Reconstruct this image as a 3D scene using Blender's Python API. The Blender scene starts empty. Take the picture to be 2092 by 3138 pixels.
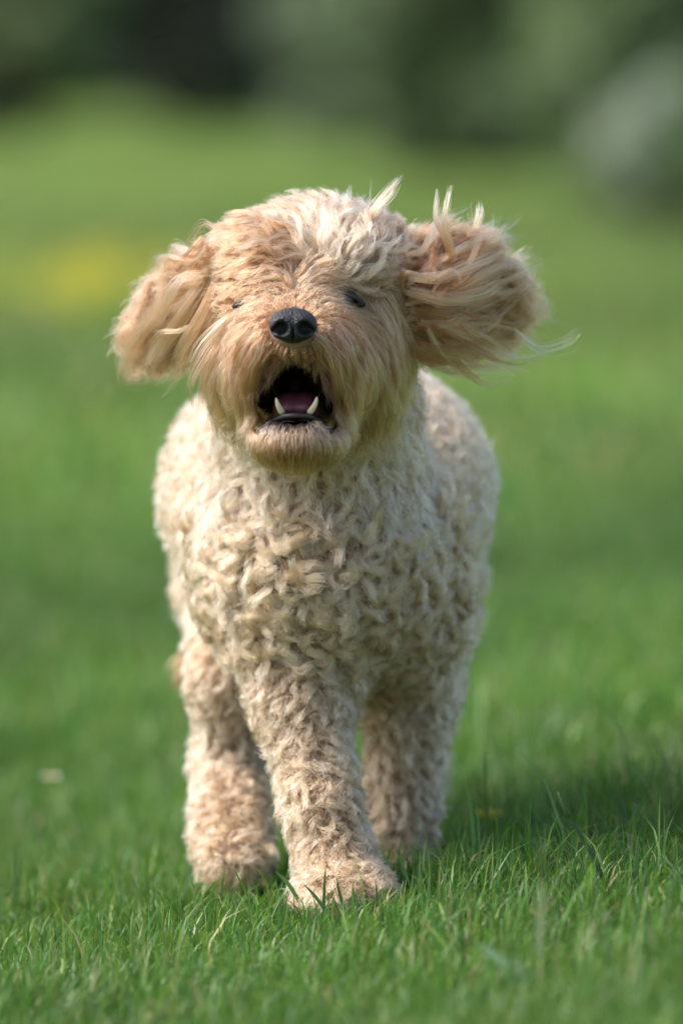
import bpy, math
import numpy as np
from mathutils import Vector, Matrix, kdtree

rng = np.random.default_rng(11)
scene = bpy.context.scene
COL = scene.collection

# ------------------------------------------------------------------ camera
LENS, SENSOR = 208.0, 36.0
CAM_H = 0.7217
CAM_Y = -5.0
PITCH = math.atan(1026 / 13580)
cam_d = bpy.data.cameras.new('camera')
cam = bpy.data.objects.new('camera', cam_d)
COL.objects.link(cam)
cam_d.sensor_fit = 'VERTICAL'
cam_d.sensor_height = SENSOR
cam_d.sensor_width = SENSOR * 2 / 3
cam_d.lens = LENS
cam_d.clip_start = 0.05
cam_d.clip_end = 3000
cam.location = (0, CAM_Y, CAM_H)
cam.rotation_euler = (math.pi / 2 - PITCH, 0, 0)
cam_d.dof.use_dof = True
cam_d.dof.focus_distance = 4.965
cam_d.dof.aperture_fstop = 2.7
scene.camera = cam

# ------------------------------------------------------------------ light
SUN_EL = math.radians(50)
SUN_AZ = math.radians(-88)          # measured from +Y (away) towards +X: the sun stands left, a touch to the front
sun_dir = Vector((math.sin(SUN_AZ) * math.cos(SUN_EL), math.cos(SUN_AZ) * math.cos(SUN_EL), math.sin(SUN_EL)))
world = bpy.data.worlds.new('World')
scene.world = world
world.use_nodes = True
nt = world.node_tree
sky = nt.nodes.new('ShaderNodeTexSky')
sky.sky_type = 'NISHITA'
sky.sun_disc = False
sky.sun_elevation = SUN_EL
sky.sun_rotation = SUN_AZ
sky.air_density = 1.0
sky.dust_density = 2.5
nt.links.new(sky.outputs[0], nt.nodes['Background'].inputs['Color'])
nt.nodes['Background'].inputs['Strength'].default_value = 0.145
sun_d = bpy.data.lights.new('sun', 'SUN')
sun_d.energy = 2.3
sun_d.angle = math.radians(48)
sun_d.color = (1.0, 0.95, 0.925)
sun = bpy.data.objects.new('sun', sun_d)
COL.objects.link(sun)
sun.rotation_euler = sun_dir.to_track_quat('Z', 'Y').to_euler()
sun.location = sun_dir * 60

scene.view_settings.view_transform = 'Standard'
scene.view_settings.look = 'None'
scene.view_settings.exposure = 1.03
scene.view_settings.gamma = 1.0
scene.view_settings.use_curve_mapping = False
scene.render.engine = 'CYCLES'
cy = scene.cycles
cy.max_bounces = 10
cy.diffuse_bounces = 5
cy.glossy_bounces = 3
cy.transmission_bounces = 8
cy.transparent_max_bounces = 8
cy.use_denoising = True
cy.denoising_input_passes = 'RGB_ALBEDO_NORMAL'
scene.cycles_curves.shape = 'RIBBONS'
scene.cycles_curves.subdivisions = 1

PX = 0.865385 / 2352            # metres per photo pixel (1568 x 2352) five metres from the lens


def P(px, py, y):
    """world point that the photograph shows at (px, py), standing at depth y"""
    u = (px - 784) / 13580
    v = (1176 - py) / 13580
    dy = math.cos(PITCH) + v * math.sin(PITCH)
    dz = -math.sin(PITCH) + v * math.cos(PITCH)
    t = (y - CAM_Y) / dy
    return np.array([u * t, y, CAM_H + dz * t])


# ------------------------------------------------------------------ helpers
def tag(o, label=None, cat=None, group=None, kind=None):
    if label: o['label'] = label
    if cat: o['category'] = cat
    if group: o['group'] = group
    if kind: o['kind'] = kind
    return o


def empty(name, loc, label, cat, group=None):
    o = bpy.data.objects.new(name, None)
    o.empty_display_size = 0.1
    o.location = loc
    COL.objects.link(o)
    return tag(o, label, cat, group)


def mesh_obj(name, verts, faces, mats, parent=None, smooth=True, col=None, matidx=None):
    """faces: list of (n,k) int arrays"""
    verts = np.asarray(verts, np.float32)
    if not isinstance(faces, (list, tuple)): faces = [faces]
    faces = [np.asarray(f, np.int32) for f in faces if len(f)]
    me = bpy.data.meshes.new(name)
    me.vertices.add(len(verts))
    me.vertices.foreach_set('co', verts.ravel())
    loops = np.concatenate([f.ravel() for f in faces])
    tot = np.concatenate([np.full(len(f), f.shape[1], np.int32) for f in faces])
    start = np.concatenate([[0], np.cumsum(tot)[:-1]]).astype(np.int32)
    me.loops.add(len(loops))
    me.loops.foreach_set('vertex_index', loops)
    me.polygons.add(len(tot))
    me.polygons.foreach_set('loop_start', start)
    me.polygons.foreach_set('loop_total', tot)
    if matidx is not None:
        me.polygons.foreach_set('material_index', np.asarray(matidx, np.int32))
    me.update(calc_edges=True)
    me.validate()
    me.polygons.foreach_set('use_smooth', np.full(len(me.polygons), smooth, bool))
    if col is not None:
        at = me.attributes.new('tint', 'FLOAT_COLOR', 'POINT')
        c = np.ones((len(verts), 4), np.float32)
        c[:, :3] = col
        at.data.foreach_set('color', c.ravel())
    for m in (mats if isinstance(mats, (list, tuple)) else [mats]):
        me.materials.append(m)
    o = bpy.data.objects.new(name, me)
    COL.objects.link(o)
    if parent is not None:
        o.parent = parent
        o.matrix_parent_inverse = parent_world(parent).inverted()
    return o


def parent_world(p):
    m = Matrix.Translation(p.location)
    return m if p.parent is None else parent_world(p.parent) @ p.matrix_parent_inverse.copy() @ m if False else m


def unit(v):
    return v / np.maximum(np.linalg.norm(v, axis=-1, keepdims=True), 1e-9)


def new_mat(name):
    m = bpy.data.materials.new(name)
    m.use_nodes = True
    t = m.node_tree
    t.nodes.clear()
    out = t.nodes.new('ShaderNodeOutputMaterial')
    return m, t, out


def principled(name, color, rough=0.5, spec=0.5, noise=None, bump=None, sss=0.0, coat=0.0):
    m, t, out = new_mat(name)
    b = t.nodes.new('ShaderNodeBsdfPrincipled')
    b.inputs['Base Color'].default_value = (*color, 1)
    b.inputs['Roughness'].default_value = rough
    b.inputs['Specular IOR Level'].default_value = spec
    b.inputs['Coat Weight'].default_value = coat
    if sss:
        b.inputs['Subsurface Weight'].default_value = sss
        b.inputs['Subsurface Radius'].default_value = (0.006, 0.002, 0.001)
    tc = t.nodes.new('ShaderNodeTexCoord')
    if noise:
        sc, col2 = noise
        n = t.nodes.new('ShaderNodeTexNoise')
        n.inputs['Scale'].default_value = sc
        n.inputs['Detail'].default_value = 4
        t.links.new(tc.outputs['Object'], n.inputs['Vector'])
        mx = t.nodes.new('ShaderNodeMix')
        mx.data_type = 'RGBA'
        mx.inputs[6].default_value = (*color, 1)
        mx.inputs[7].default_value = (*col2, 1)
        t.links.new(n.outputs['Fac'], mx.inputs[0])
        t.links.new(mx.outputs[2], b.inputs['Base Color'])
    if bump:
        sc, st, dist = bump
        n = t.nodes.new('ShaderNodeTexVoronoi')
        n.inputs['Scale'].default_value = sc
        t.links.new(tc.outputs['Object'], n.inputs['Vector'])
        bp = t.nodes.new('ShaderNodeBump')
        bp.inputs['Strength'].default_value = st
        bp.inputs['Distance'].default_value = dist
        t.links.new(n.outputs['Distance'], bp.inputs['Height'])
        t.links.new(bp.outputs[0], b.inputs['Normal'])
    t.links.new(b.outputs[0], out.inputs[0])
    return m


def leaf_mat(name, attr='tint', transl=0.45, gloss=0.06, rough=0.45, flat=None):
    m, t, out = new_mat(name)
    if flat is None:
        a = t.nodes.new('ShaderNodeAttribute')
        a.attribute_name = attr
        src = a.outputs['Color']
    else:
        a = t.nodes.new('ShaderNodeRGB')
        a.outputs[0].default_value = (*flat, 1)
        src = a.outputs[0]
    d = t.nodes.new('ShaderNodeBsdfDiffuse')
    tr = t.nodes.new('ShaderNodeBsdfTranslucent')
    g = t.nodes.new('ShaderNodeBsdfGlossy')
    g.inputs['Roughness'].default_value = rough
    g.inputs['Color'].default_value = (0.8, 0.85, 0.8, 1)
    t.links.new(src, d.inputs['Color'])
    t.links.new(src, tr.inputs['Color'])
    m1 = t.nodes.new('ShaderNodeMixShader')
    m1.inputs[0].default_value = transl
    t.links.new(d.outputs[0], m1.inputs[1])
    t.links.new(tr.outputs[0], m1.inputs[2])
    m2 = t.nodes.new('ShaderNodeMixShader')
    m2.inputs[0].default_value = gloss
    t.links.new(m1.outputs[0], m2.inputs[1])
    t.links.new(g.outputs[0], m2.inputs[2])
    t.links.new(m2.outputs[0], out.inputs[0])
    return m


# ------------------------------------------------------------------ smooth fields for the animal
class Field:
    """a body described by blended ellipsoids and tapered limbs"""
    def __init__(self):
        self.add_, self.cut_ = [], []

    def ell(self, c, r, label, rot=None, k=0.02, cut=False):
        (self.cut_ if cut else self.add_).append(('e', np.array(c, float), np.array(r, float), rot, label, k))

    def limb(self, a, b, ra, rb, label, k=0.02):
        self.add_.append(('c', np.array(a, float), np.array(b, float), (ra, rb), label, k))

    @staticmethod
    def one(s, p):
        if s[0] == 'e':
            q = p - s[1]
            if s[3] is not None: q = q @ s[3]
            k0 = np.linalg.norm(q / s[2], axis=-1)
            k1 = np.linalg.norm(q / (s[2] ** 2), axis=-1)
            return k0 * (k0 - 1) / np.maximum(k1, 1e-6)
        ab = s[2] - s[1]
        t = np.clip(((p - s[1]) @ ab) / (ab @ ab), 0, 1)
        return np.linalg.norm(p - s[1] - t[..., None] * ab, axis=-1) - (s[3][0] * (1 - t) + s[3][1] * t)

    def __call__(self, p):
        d = None
        for s in self.add_:
            e = self.one(s, p)
            if d is None: d = e
            else:
                h = np.clip(0.5 + 0.5 * (d - e) / s[5], 0, 1)
                d = d * (1 - h) + e * h - s[5] * h * (1 - h)
        for s in self.cut_:
            e = -self.one(s, p)
            h = np.clip(0.5 - 0.5 * (d - e) / s[5], 0, 1)
            d = d * (1 - h) + e * h + s[5] * h * (1 - h)
        return d

    def grad(self, p):
        e = 0.0015
        d0 = self(p)
        g = np.stack([self(p + np.array(v) * e) - d0 for v in ((1, 0, 0), (0, 1, 0), (0, 0, 1))], -1)
        return d0, unit(g)

    def labels(self, p):
        names = [s[4] for s in self.add_]
        ds = np.stack([self.one(s, p) for s in self.add_], 0)
        return np.array(names)[np.argmin(ds, 0)]

    def mesh(self, lo, hi, h):
        lo, hi = np.array(lo), np.array(hi)
        n = np.ceil((hi - lo) / h).astype(int) + 1
        ax = [lo[i] + np.arange(n[i]) * h for i in range(3)]
        V = np.empty(n)
        for i in range(n[0]):
            Y, Z = np.meshgrid(ax[1], ax[2], indexing='ij')
            p = np.stack([np.full_like(Y, ax[0][i]), Y, Z], -1)
            V[i] = self(p.reshape(-1, 3)).reshape(n[1], n[2])
        return surface_net(V, lo, h)


def surface_net(V, lo, h):
    n = V.shape
    ins = V < 0
    cs = np.zeros((n[0] - 1, n[1] - 1, n[2] - 1), int)
    for i in (0, 1):
        for j in (0, 1):
            for k in (0, 1):
                cs += ins[i:n[0] - 1 + i, j:n[1] - 1 + j, k:n[2] - 1 + k]
    cell = np.argwhere((cs > 0) & (cs < 8))
    idx = -np.ones(cs.shape, int)
    idx[tuple(cell.T)] = np.arange(len(cell))
    corners = np.array([(i, j, k) for i in (0, 1) for j in (0, 1) for k in (0, 1)])
    vals = np.stack([V[tuple((cell + c).T)] for c in corners], 1)
    acc = np.zeros((len(cell), 3)); cnt = np.zeros(len(cell))
    for a in range(8):
        for b in range(a + 1, 8):
            if np.abs(corners[a] - corners[b]).sum() != 1: continue
            x = (vals[:, a] < 0) != (vals[:, b] < 0)
            t = vals[x, a] / (vals[x, a] - vals[x, b])
            acc[x] += corners[a] + t[:, None] * (corners[b] - corners[a])
            cnt[x] += 1
    verts = lo + (cell + acc / cnt[:, None]) * h
    faces = []
    for axis in range(3):
        sl0 = [slice(None)] * 3; sl1 = [slice(None)] * 3
        sl0[axis] = slice(0, n[axis] - 1); sl1[axis] = slice(1, n[axis])
        a, b = ins[tuple(sl0)], ins[tuple(sl1)]
        e = np.argwhere(a != b)
        o1, o2 = [(1, 2), (2, 0), (0, 1)][axis]
        ok = (e[:, o1] > 0) & (e[:, o2] > 0) & (e[:, o1] < n[o1] - 1) & (e[:, o2] < n[o2] - 1)
        e = e[ok]
        q = []
        for d1, d2 in ((1, 1), (0, 1), (0, 0), (1, 0)):
            c = e.copy(); c[:, o1] -= d1; c[:, o2] -= d2
            q.append(idx[tuple(c.T)])
        q = np.stack(q, 1)
        flip = ~a[tuple(e.T)]
        q[flip] = q[flip][:, ::-1]
        faces.append(q)
    return verts, np.concatenate(faces)


def sample_surface(verts, quads, n):
    tri = np.concatenate([quads[:, [0, 1, 2]], quads[:, [0, 2, 3]]])
    a, b, c = verts[tri[:, 0]], verts[tri[:, 1]], verts[tri[:, 2]]
    ar = np.linalg.norm(np.cross(b - a, c - a), axis=1)
    t = rng.choice(len(tri), n, p=ar / ar.sum())
    u, v = rng.random(n), rng.random(n)
    f = u + v > 1
    u[f], v[f] = 1 - u[f], 1 - v[f]
    return a[t] + u[:, None] * (b - a)[t] + v[:, None] * (c - a)[t], ar.sum() / 2


def thin(p, r):
    """indices of a subset of p that keeps about one point per cell of size r"""
    key = np.floor(p / r).astype(np.int64)
    key = key[:, 0] * 73856093 ^ key[:, 1] * 19349663 ^ key[:, 2] * 83492791
    _, i = np.unique(key, return_index=True)
    return i


def rot_about(v, ax, ang):
    c, s = np.cos(ang)[:, None], np.sin(ang)[:, None]
    return v * c + np.cross(ax, v) * s + ax * (ax * v).sum(1, keepdims=True) * (1 - c)


def strands(name, parent, mat, paths, color, r_root, r_tip):
    """paths (N,K,3) -> one hair object"""
    N, K = paths.shape[:2]
    cu = bpy.data.hair_curves.new(name)
    cu.add_curves([K] * N)
    cu.attributes['position'].data.foreach_set('vector', paths.astype(np.float32).ravel())
    ra = cu.attributes.get('radius') or cu.attributes.new('radius', 'FLOAT', 'POINT')
    t = np.linspace(0, 1, K)
    rr = (r_root[:, None] if np.ndim(r_root) else r_root) * (1 - t ** 1.6)[None] + r_tip * (t ** 1.6)[None]
    rr = np.broadcast_to(rr, (N, K)) * rng.uniform(0.75, 1.25, (N, 1))
    ra.data.foreach_set('value', rr.astype(np.float32).ravel())
    ca = cu.attributes.new('fur_color', 'FLOAT_COLOR', 'CURVE')
    c = np.ones((N, 4), np.float32); c[:, :3] = np.clip(color, 0, 0.95)
    ca.data.foreach_set('color', c.ravel())
    cu.materials.append(mat)
    o = bpy.data.objects.new(name, cu)
    COL.objects.link(o)
    o.parent = parent
    o.matrix_parent_inverse = parent_world(parent).inverted()
    return o


def grow(name, parent, mat, field, roots, flow, length, color, spacing=0.011, lift=0.5, curl=2.0, wave=0.0,
         gravity=0.0, clump=0.7, frizz=0.0015, K=9, r_root=0.00022, r_tip=0.00006, margin=0.004, wild=0.5, bulge=0.0, curl_bias=0.0, len_jit=0.3, lock_sd=0.2):
    """hair combed in locks: each lock follows one guide that bends over the body, its strands follow the guide"""
    if len(roots) == 0: return None
    _, nr = field.grad(roots)
    ci = thin(roots, spacing)
    C = roots[ci]
    M = len(C)
    kd = kdtree.KDTree(M)
    for i, c in enumerate(C): kd.insert(c, i)
    kd.balance()
    own = np.array([kd.find(r)[1] for r in roots])
    _, n = field.grad(C)
    f = flow(C, n)
    f = unit(f + rng.normal(0, wild, f.shape))
    f = unit(f - n * (f * n).sum(1, keepdims=True))
    L = length(C) * rng.uniform(1 - len_jit, 1 + len_jit, M)
    kap = rng.choice([-1, 1], M) * rng.uniform(0.45, 1.35, M) * curl + curl_bias
    lf = np.clip(lift * rng.uniform(0.6, 1.4, M), 0.05, 1.3)
    ph = rng.uniform(0, 6.28, M)
    S = 14
    G = np.empty((M, S + 1, 3))
    G[:, 0] = C
    p = C.copy()
    nn = n
    for k in range(S):
        s = k / S
        e = lf * (1 - s * 0.9)
        ang = kap * s + wave * np.sin(ph + s * 9)
        t = f - nn * (f * nn).sum(1, keepdims=True)
        t = rot_about(unit(t), nn, ang)
        d = unit(t * np.cos(e)[:, None] + nn * np.sin(e)[:, None] + np.array([0, 0, -1.0]) * gravity * s)
        p = p + d * (L / S)[:, None]
        dist, nn = field.grad(p)
        lim = margin * min(1, s * 3)
        m = dist < lim
        p[m] += (lim - dist[m])[:, None] * nn[m]
        G[:, k + 1] = p
    # strands
    N = len(roots)
    t = np.linspace(0, 1, K)
    ln = rng.uniform(0.72, 1.0, N)
    u = (t[None] * ln[:, None]) * S
    i0 = np.clip(u.astype(int), 0, S - 1)
    fr = (u - i0)[..., None]
    Go = G[own]
    ar = np.arange(N)[:, None]
    path = Go[ar, i0] * (1 - fr) + Go[ar, i0 + 1] * fr
    off = roots - C[own]
    cl = clump * rng.uniform(0.75, 1.1, N)
    sp = 1 - cl[:, None] * (t[None] ** 0.8)
    path = path + off[:, None] * sp[..., None]
    a = rng.normal(0, 1, (N, 1, 3)); b = rng.normal(0, 1, (N, 1, 3))
    w = rng.uniform(4, 9, (N, 1, 1))
    tt = t[None, :, None]
    path = path + frizz * tt * (a * np.sin(w * tt + 1.3) + b * tt)
    path[:, 0] = roots - nr * 0.002
    col = color(roots, own)
    lock_j = np.clip(rng.normal(1, lock_sd, (M, 1)), 0.35, 1.8)[own]
    col = col * lock_j * rng.normal(1, 0.07, (N, 1))
    return strands(name, parent, mat, path, col, r_root, r_tip)


# ------------------------------------------------------------------ ground
def sstep(a, b, x):
    t = np.clip((x - a) / (b - a), 0, 1)
    return t * t * (3 - 2 * t)


def ground_z(x, y):
    x = np.asarray(x, float); y = np.asarray(y, float)
    near = 1 - sstep(0.6, 5.0, y)
    z = 0.14 * np.clip(x, -1.5, 1.5) * near
    z = z - 0.06 * sstep(0.16, 1.3, y) * (1 - 0.6 * sstep(-0.25, 0.4, x)) * near
    z = z + 0.006 * np.sin(x * 9 + 1) * np.sin(y * 7 + 2) * near
    z = z + 0.05 * np.sin(x * 0.7 + 2) * np.sin(y * 0.35) * sstep(4, 10, y) * (1 - sstep(40, 70, y))
    return z


def ground_object():
    ys = np.concatenate([np.linspace(-8, -1.2, 8), np.linspace(-1.0, 2, 61), np.linspace(2.2, 12, 50), np.geomspace(12.6, 1200, 45)])
    xs = np.concatenate([-np.geomspace(1200, 2.2, 26), np.linspace(-2, 2, 81), np.geomspace(2.2, 1200, 26)])
    X, Y = np.meshgrid(xs, ys, indexing='ij')
    Z = ground_z(X, Y)
    v = np.stack([X, Y, Z], -1).reshape(-1, 3)
    nx, ny = len(xs), len(ys)
    i, j = np.meshgrid(np.arange(nx - 1), np.arange(ny - 1), indexing='ij')
    a = (i * ny + j).ravel()
    q = np.stack([a, a + ny, a + ny + 1, a + 1], 1)
    m, t, out = new_mat('meadow_turf')
    b = t.nodes.new('ShaderNodeBsdfDiffuse')
    tc = t.nodes.new('ShaderNodeTexCoord')

    def noise(scale, detail=3):
        n = t.nodes.new('ShaderNodeTexNoise')
        n.inputs['Scale'].default_value = scale
        n.inputs['Detail'].default_value = detail
        t.links.new(tc.outputs['Object'], n.inputs['Vector'])
        r = t.nodes.new('ShaderNodeMapRange')
        r.inputs[1].default_value = 0.35; r.inputs[2].default_value = 0.65
        t.links.new(n.outputs['Fac'], r.inputs[0])
        return r.outputs[0]

    def mix(fac, c1, c2):
        x = t.nodes.new('ShaderNodeMix'); x.data_type = 'RGBA'
        t.links.new(fac, x.inputs[0])
        for s, c in ((6, c1), (7, c2)):
            if isinstance(c, tuple): x.inputs[s].default_value = (*c, 1)
            else: t.links.new(c, x.inputs[s])
        return x.outputs[2]
    c = mix(noise(0.22), (0.125, 0.15, 0.055), (0.185, 0.19, 0.08))
    c2 = mix(noise(1.1), (0.12, 0.205, 0.04), c)
    c3 = mix(noise(40), (0.085, 0.14, 0.03), c2)
    t.links.new(c3, b.inputs['Color'])
    t.links.new(b.outputs[0], out.inputs[0])
    o = mesh_obj('ground', v, q, m)
    return tag(o, kind='structure')


def blades(rootx, rooty, length, width, lean, az, col, curl=0.5, segs=3):
    """grass blades as tapered bent strips; returns verts, [tris, quads], colours"""
    N = len(rootx)
    z0 = ground_z(rootx, rooty) - 0.004
    d = np.stack([np.cos(az), np.sin(az), 0 * az], 1)           # lean direction
    tw = az + rng.normal(math.pi / 2, 0.7, N)
    s = np.stack([np.cos(tw), np.sin(tw), 0 * tw], 1)
    base = np.stack([rootx, rooty, z0], 1)
    V = np.empty((N, 2 * segs + 1, 3)); Cc = np.empty((N, 2 * segs + 1, 3))
    for k in range(segs + 1):
        t = k / segs
        ang = lean * (t * (1 + curl * t)) / (1 + curl)
        p = base + d * (length * t * np.sin(ang))[:, None] + np.array([0, 0, 1.0]) * (length * t * np.cos(ang))[:, None]
        w = width * (1 - t ** 2.2) * 0.5 if k < segs else width * 0
        if k < segs:
            V[:, 2 * k] = p - s * w[:, None]; V[:, 2 * k + 1] = p + s * w[:, None]
        else:
            V[:, 2 * segs] = p
    Cc[:] = col[:, None]
    base_i = np.arange(N)[:, None] * (2 * segs + 1)
    quads = np.concatenate([base_i + np.array([2 * k, 2 * k + 1, 2 * k + 3, 2 * k + 2]) for k in range(segs - 1)])
    tris = base_i + np.array([2 * segs - 2, 2 * segs - 1, 2 * segs])
    return V.reshape(-1, 3), [quads, tris], Cc.reshape(-1, 3)


def grass_colors(n, x, y):
    base = np.array([0.090, 0.218, 0.022])
    c = np.repeat(base[None], n, 0)
    v = rng.random(n)
    c[v < 0.3] = (0.072, 0.17, 0.028)
    c[v > 0.72] = (0.155, 0.25, 0.032)
    c[v > 0.90] = (0.22, 0.27, 0.06)
    c[v > 0.965] = (0.36, 0.30, 0.13)
    patch = 0.5 + 0.5 * np.sin(x * 6 + 1.7 * np.sin(y * 4)) * np.sin(y * 5 + x * 3)
    c = c * (0.8 + 0.4 * patch)[:, None] * rng.uniform(0.62, 1.35, (n, 1))
    big = np.sin(x * 2.1 + 1.3 * np.sin(y * 0.9)) * np.sin(y * 0.8 + x * 1.1 + 0.6) * sstep(0.8, 2.0, y)
    c = c * (1 + 0.28 * big[:, None] * np.array([1.1, 1.0, 0.95]))
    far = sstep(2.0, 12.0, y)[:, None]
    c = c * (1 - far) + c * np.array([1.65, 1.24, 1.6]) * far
    return c


def scatter(n, y0, y1, margin=0.34, wide=1.35):
    y = rng.uniform(y0, y1, n * 2)
    hw = (y - CAM_Y) * 0.0578 * wide + margin
    keep = rng.random(n * 2) < hw / hw.max()
    y, hw = y[keep][:n], hw[keep][:n]
    return rng.uniform(-1, 1, len(y)) * hw, y


GRASS = leaf_mat('grass_blade', transl=0.42, gloss=0.05, rough=0.45)


def grass_object():
    Vs, Fq, Ft, Cs = [], [], [], []
    off = 0
    for (n, y0, y1, lm, ls, w, segs) in ((96000, -0.95, 1.0, 0.030, 0.011, 0.0020, 3), (80000, 1.0, 4.5, 0.043, 0.013, 0.0032, 3), (76000, 4.5, 26, 0.06, 0.02, 0.010, 2)):
        x, y = scatter(n, y0, y1)
        n = len(x)
        tuft = 0.75 + 0.5 * (0.5 + 0.5 * np.sin(x * 13 + 2 * np.sin(y * 11)) * np.sin(y * 17 + 1.5 * np.sin(x * 9)))
        L = np.clip(rng.normal(lm, ls, n) * tuft, 0.008, None)
        tall = rng.random(n) < 0.035
        L[tall] *= rng.uniform(1.3, 2.0, tall.sum())
        wild_ = (rng.random(n) < 0.10) & (x > 0.07) & (y > -0.35) & (y < 0.5)
        L[wild_] *= rng.uniform(1.3, 1.9, wild_.sum())
        lean = np.abs(rng.normal(0.55, 0.4, n))
        az = rng.uniform(0, 2 * math.pi, n)
        wd = w * rng.uniform(0.45, 1.6, n)
        # trodden down right where the paws land
        for (cx, cyy, rr) in PAWS:
            dd = np.hypot(x - cx, (y - cyy))
            L *= np.where(dd < rr, 0.4, 1)
        L *= np.where((np.abs(x - 0.01) < 0.06) & (y < 0) & (y > -0.16), 0.62, 1)
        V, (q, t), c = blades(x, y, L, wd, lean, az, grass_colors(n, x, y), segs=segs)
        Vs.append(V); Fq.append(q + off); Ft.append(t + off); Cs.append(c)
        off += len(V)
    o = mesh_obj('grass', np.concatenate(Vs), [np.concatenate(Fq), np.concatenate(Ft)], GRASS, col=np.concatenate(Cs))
    return tag(o, 'short green meadow grass around and in front of the running dog', 'grass', kind='stuff')


# ------------------------------------------------------------------ trees and shrubs
LEAF = leaf_mat('shrub_leaf', transl=0.35, gloss=0.05, rough=0.5)
BARK = principled('bark', (0.05, 0.038, 0.026), 0.9, 0.2, noise=(6, (0.03, 0.024, 0.018)))


def tube(pts, rad, sides=7):
    pts = np.asarray(pts, float)
    n = len(pts)
    d = unit(np.gradient(pts, axis=0))
    up = np.array([0.13, 0.21, 0.97])
    a = unit(np.cross(d, up)); b = np.cross(d, a)
    th = np.arange(sides) / sides * 2 * math.pi
    ring = pts[:, None] + np.asarray(rad)[:, None, None] * (np.cos(th)[None, :, None] * a[:, None] + np.sin(th)[None, :, None] * b[:, None])
    v = ring.reshape(-1, 3)
    q = []
    for i in range(n - 1):
        for k in range(sides):
            q.append((i * sides + k, i * sides + (k + 1) % sides, (i + 1) * sides + (k + 1) % sides, (i + 1) * sides + k))
    v = np.concatenate([v, pts[:1], pts[-1:]])
    t = [(len(v) - 2, (k + 1) % sides, k) for k in range(sides)] + [(len(v) - 1, (n - 1) * sides + k, (n - 1) * sides + (k + 1) % sides) for k in range(sides)]
    return v, np.array(q), np.array(t)


def join_tubes(tubes):
    V, Q, T, o = [], [], [], 0
    for v, q, t in tubes:
        V.append(v); Q.append(q + o); T.append(t + o); o += len(v)
    return np.concatenate(V), [np.concatenate(Q), np.concatenate(T)]


def leaf_cloud(centers, radii, n, size, base, var=0.25):
    c = rng.integers(0, len(centers), n)
    u = unit(rng.normal(0, 1, (n, 3)))
    r = rng.random(n) ** 0.45
    p = centers[c] + u * (radii[c] * r)[:, None] * np.array([1, 1, 0.85])
    p[:, 2] = np.maximum(p[:, 2], 0.03)
    nrm = unit(u * 0.6 + rng.normal(0, 0.7, (n, 3)) + np.array([0, 0, 0.5]))
    a = unit(np.cross(nrm, rng.normal(0, 1, (n, 3)))); b = np.cross(nrm, a)
    s = size * rng.uniform(0.6, 1.4, n)
    V = np.stack([p - a * s[:, None], p + b * (s * 0.45)[:, None], p + a * s[:, None], p - b * (s * 0.45)[:, None]], 1)
    col = np.asarray(base)[None] * rng.uniform(1 - var, 1 + var, (n, 1)) * (0.85 + 0.3 * rng.random(len(centers)))[c][:, None]
    col = np.repeat(col[:, None], 4, 1)
    return V.reshape(-1, 3), np.arange(n * 4).reshape(n, 4), col.reshape(-1, 3)


def shrub(name, x, y, width, height, label, cat, group, base, n_lobes=12, n_leaf=3500, leaf=0.09, low=0.1, extra=None):
    z = float(ground_z(x, y))
    root = empty(name, (x, y, z), label, cat, group)
    cs, rs, tubes = [], [], []
    for i in range(n_lobes):
        ph = i * 2.399 + rng.uniform(-0.3, 0.3)
        hh = low + (height - low) * (i + 0.5) / n_lobes
        fl = math.sin(math.pi * min(0.93, 0.22 + 0.75 * (i + 0.5) / n_lobes))
        rad = width * 0.5 * fl * rng.uniform(0.5, 0.95)
        c = np.array([x + math.cos(ph) * rad * 0.8, y + math.sin(ph) * rad * 0.8, z + hh])
        cs.append(c); rs.append(width * rng.uniform(0.17, 0.28))
        b0 = np.array([x + math.cos(ph) * 0.06, y + math.sin(ph) * 0.06, z - 0.05])
        mid = b0 * 0.5 + c * 0.5 + np.array([0, 0, height * 0.08])
        tubes.append(tube([b0, b0 * 0.6 + mid * 0.4, mid, c], np.array([0.06, 0.045, 0.032, 0.012]) * (height / 3) ** 0.7))
    trunk = tube([np.array([x, y, z - 0.1]), np.array([x + .03, y, z + height * .3]), np.array([x - .04, y + .03, z + height * .62])],
                 np.array([0.12, 0.09, 0.03]) * (height / 3) ** 0.8, 9)
    v, f = join_tubes([trunk] + tubes)
    mesh_obj('trunk', v, f, BARK, root)
    cs, rs = np.array(cs), np.array(rs)
    v, q, c = leaf_cloud(cs, rs, n_leaf, leaf, base)
    crown = mesh_obj('crown', v, q, LEAF, root, smooth=False, col=c)
    if extra:
        ecol, en, esz = extra
        v, q, c = leaf_cloud(cs[1::3], rs[1::3] * 1.1, en, esz, ecol, 0.12)
        mesh_obj('blossom', v, q, LEAF, root, smooth=False, col=c)
    return root


# =================================================================== build: setting
PAWS = [(0.005, 0.0, 0.05), (0.06, 0.2, 0.04), (-0.092, 0.11, 0.04)]
ground_object()
grass_object()

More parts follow.
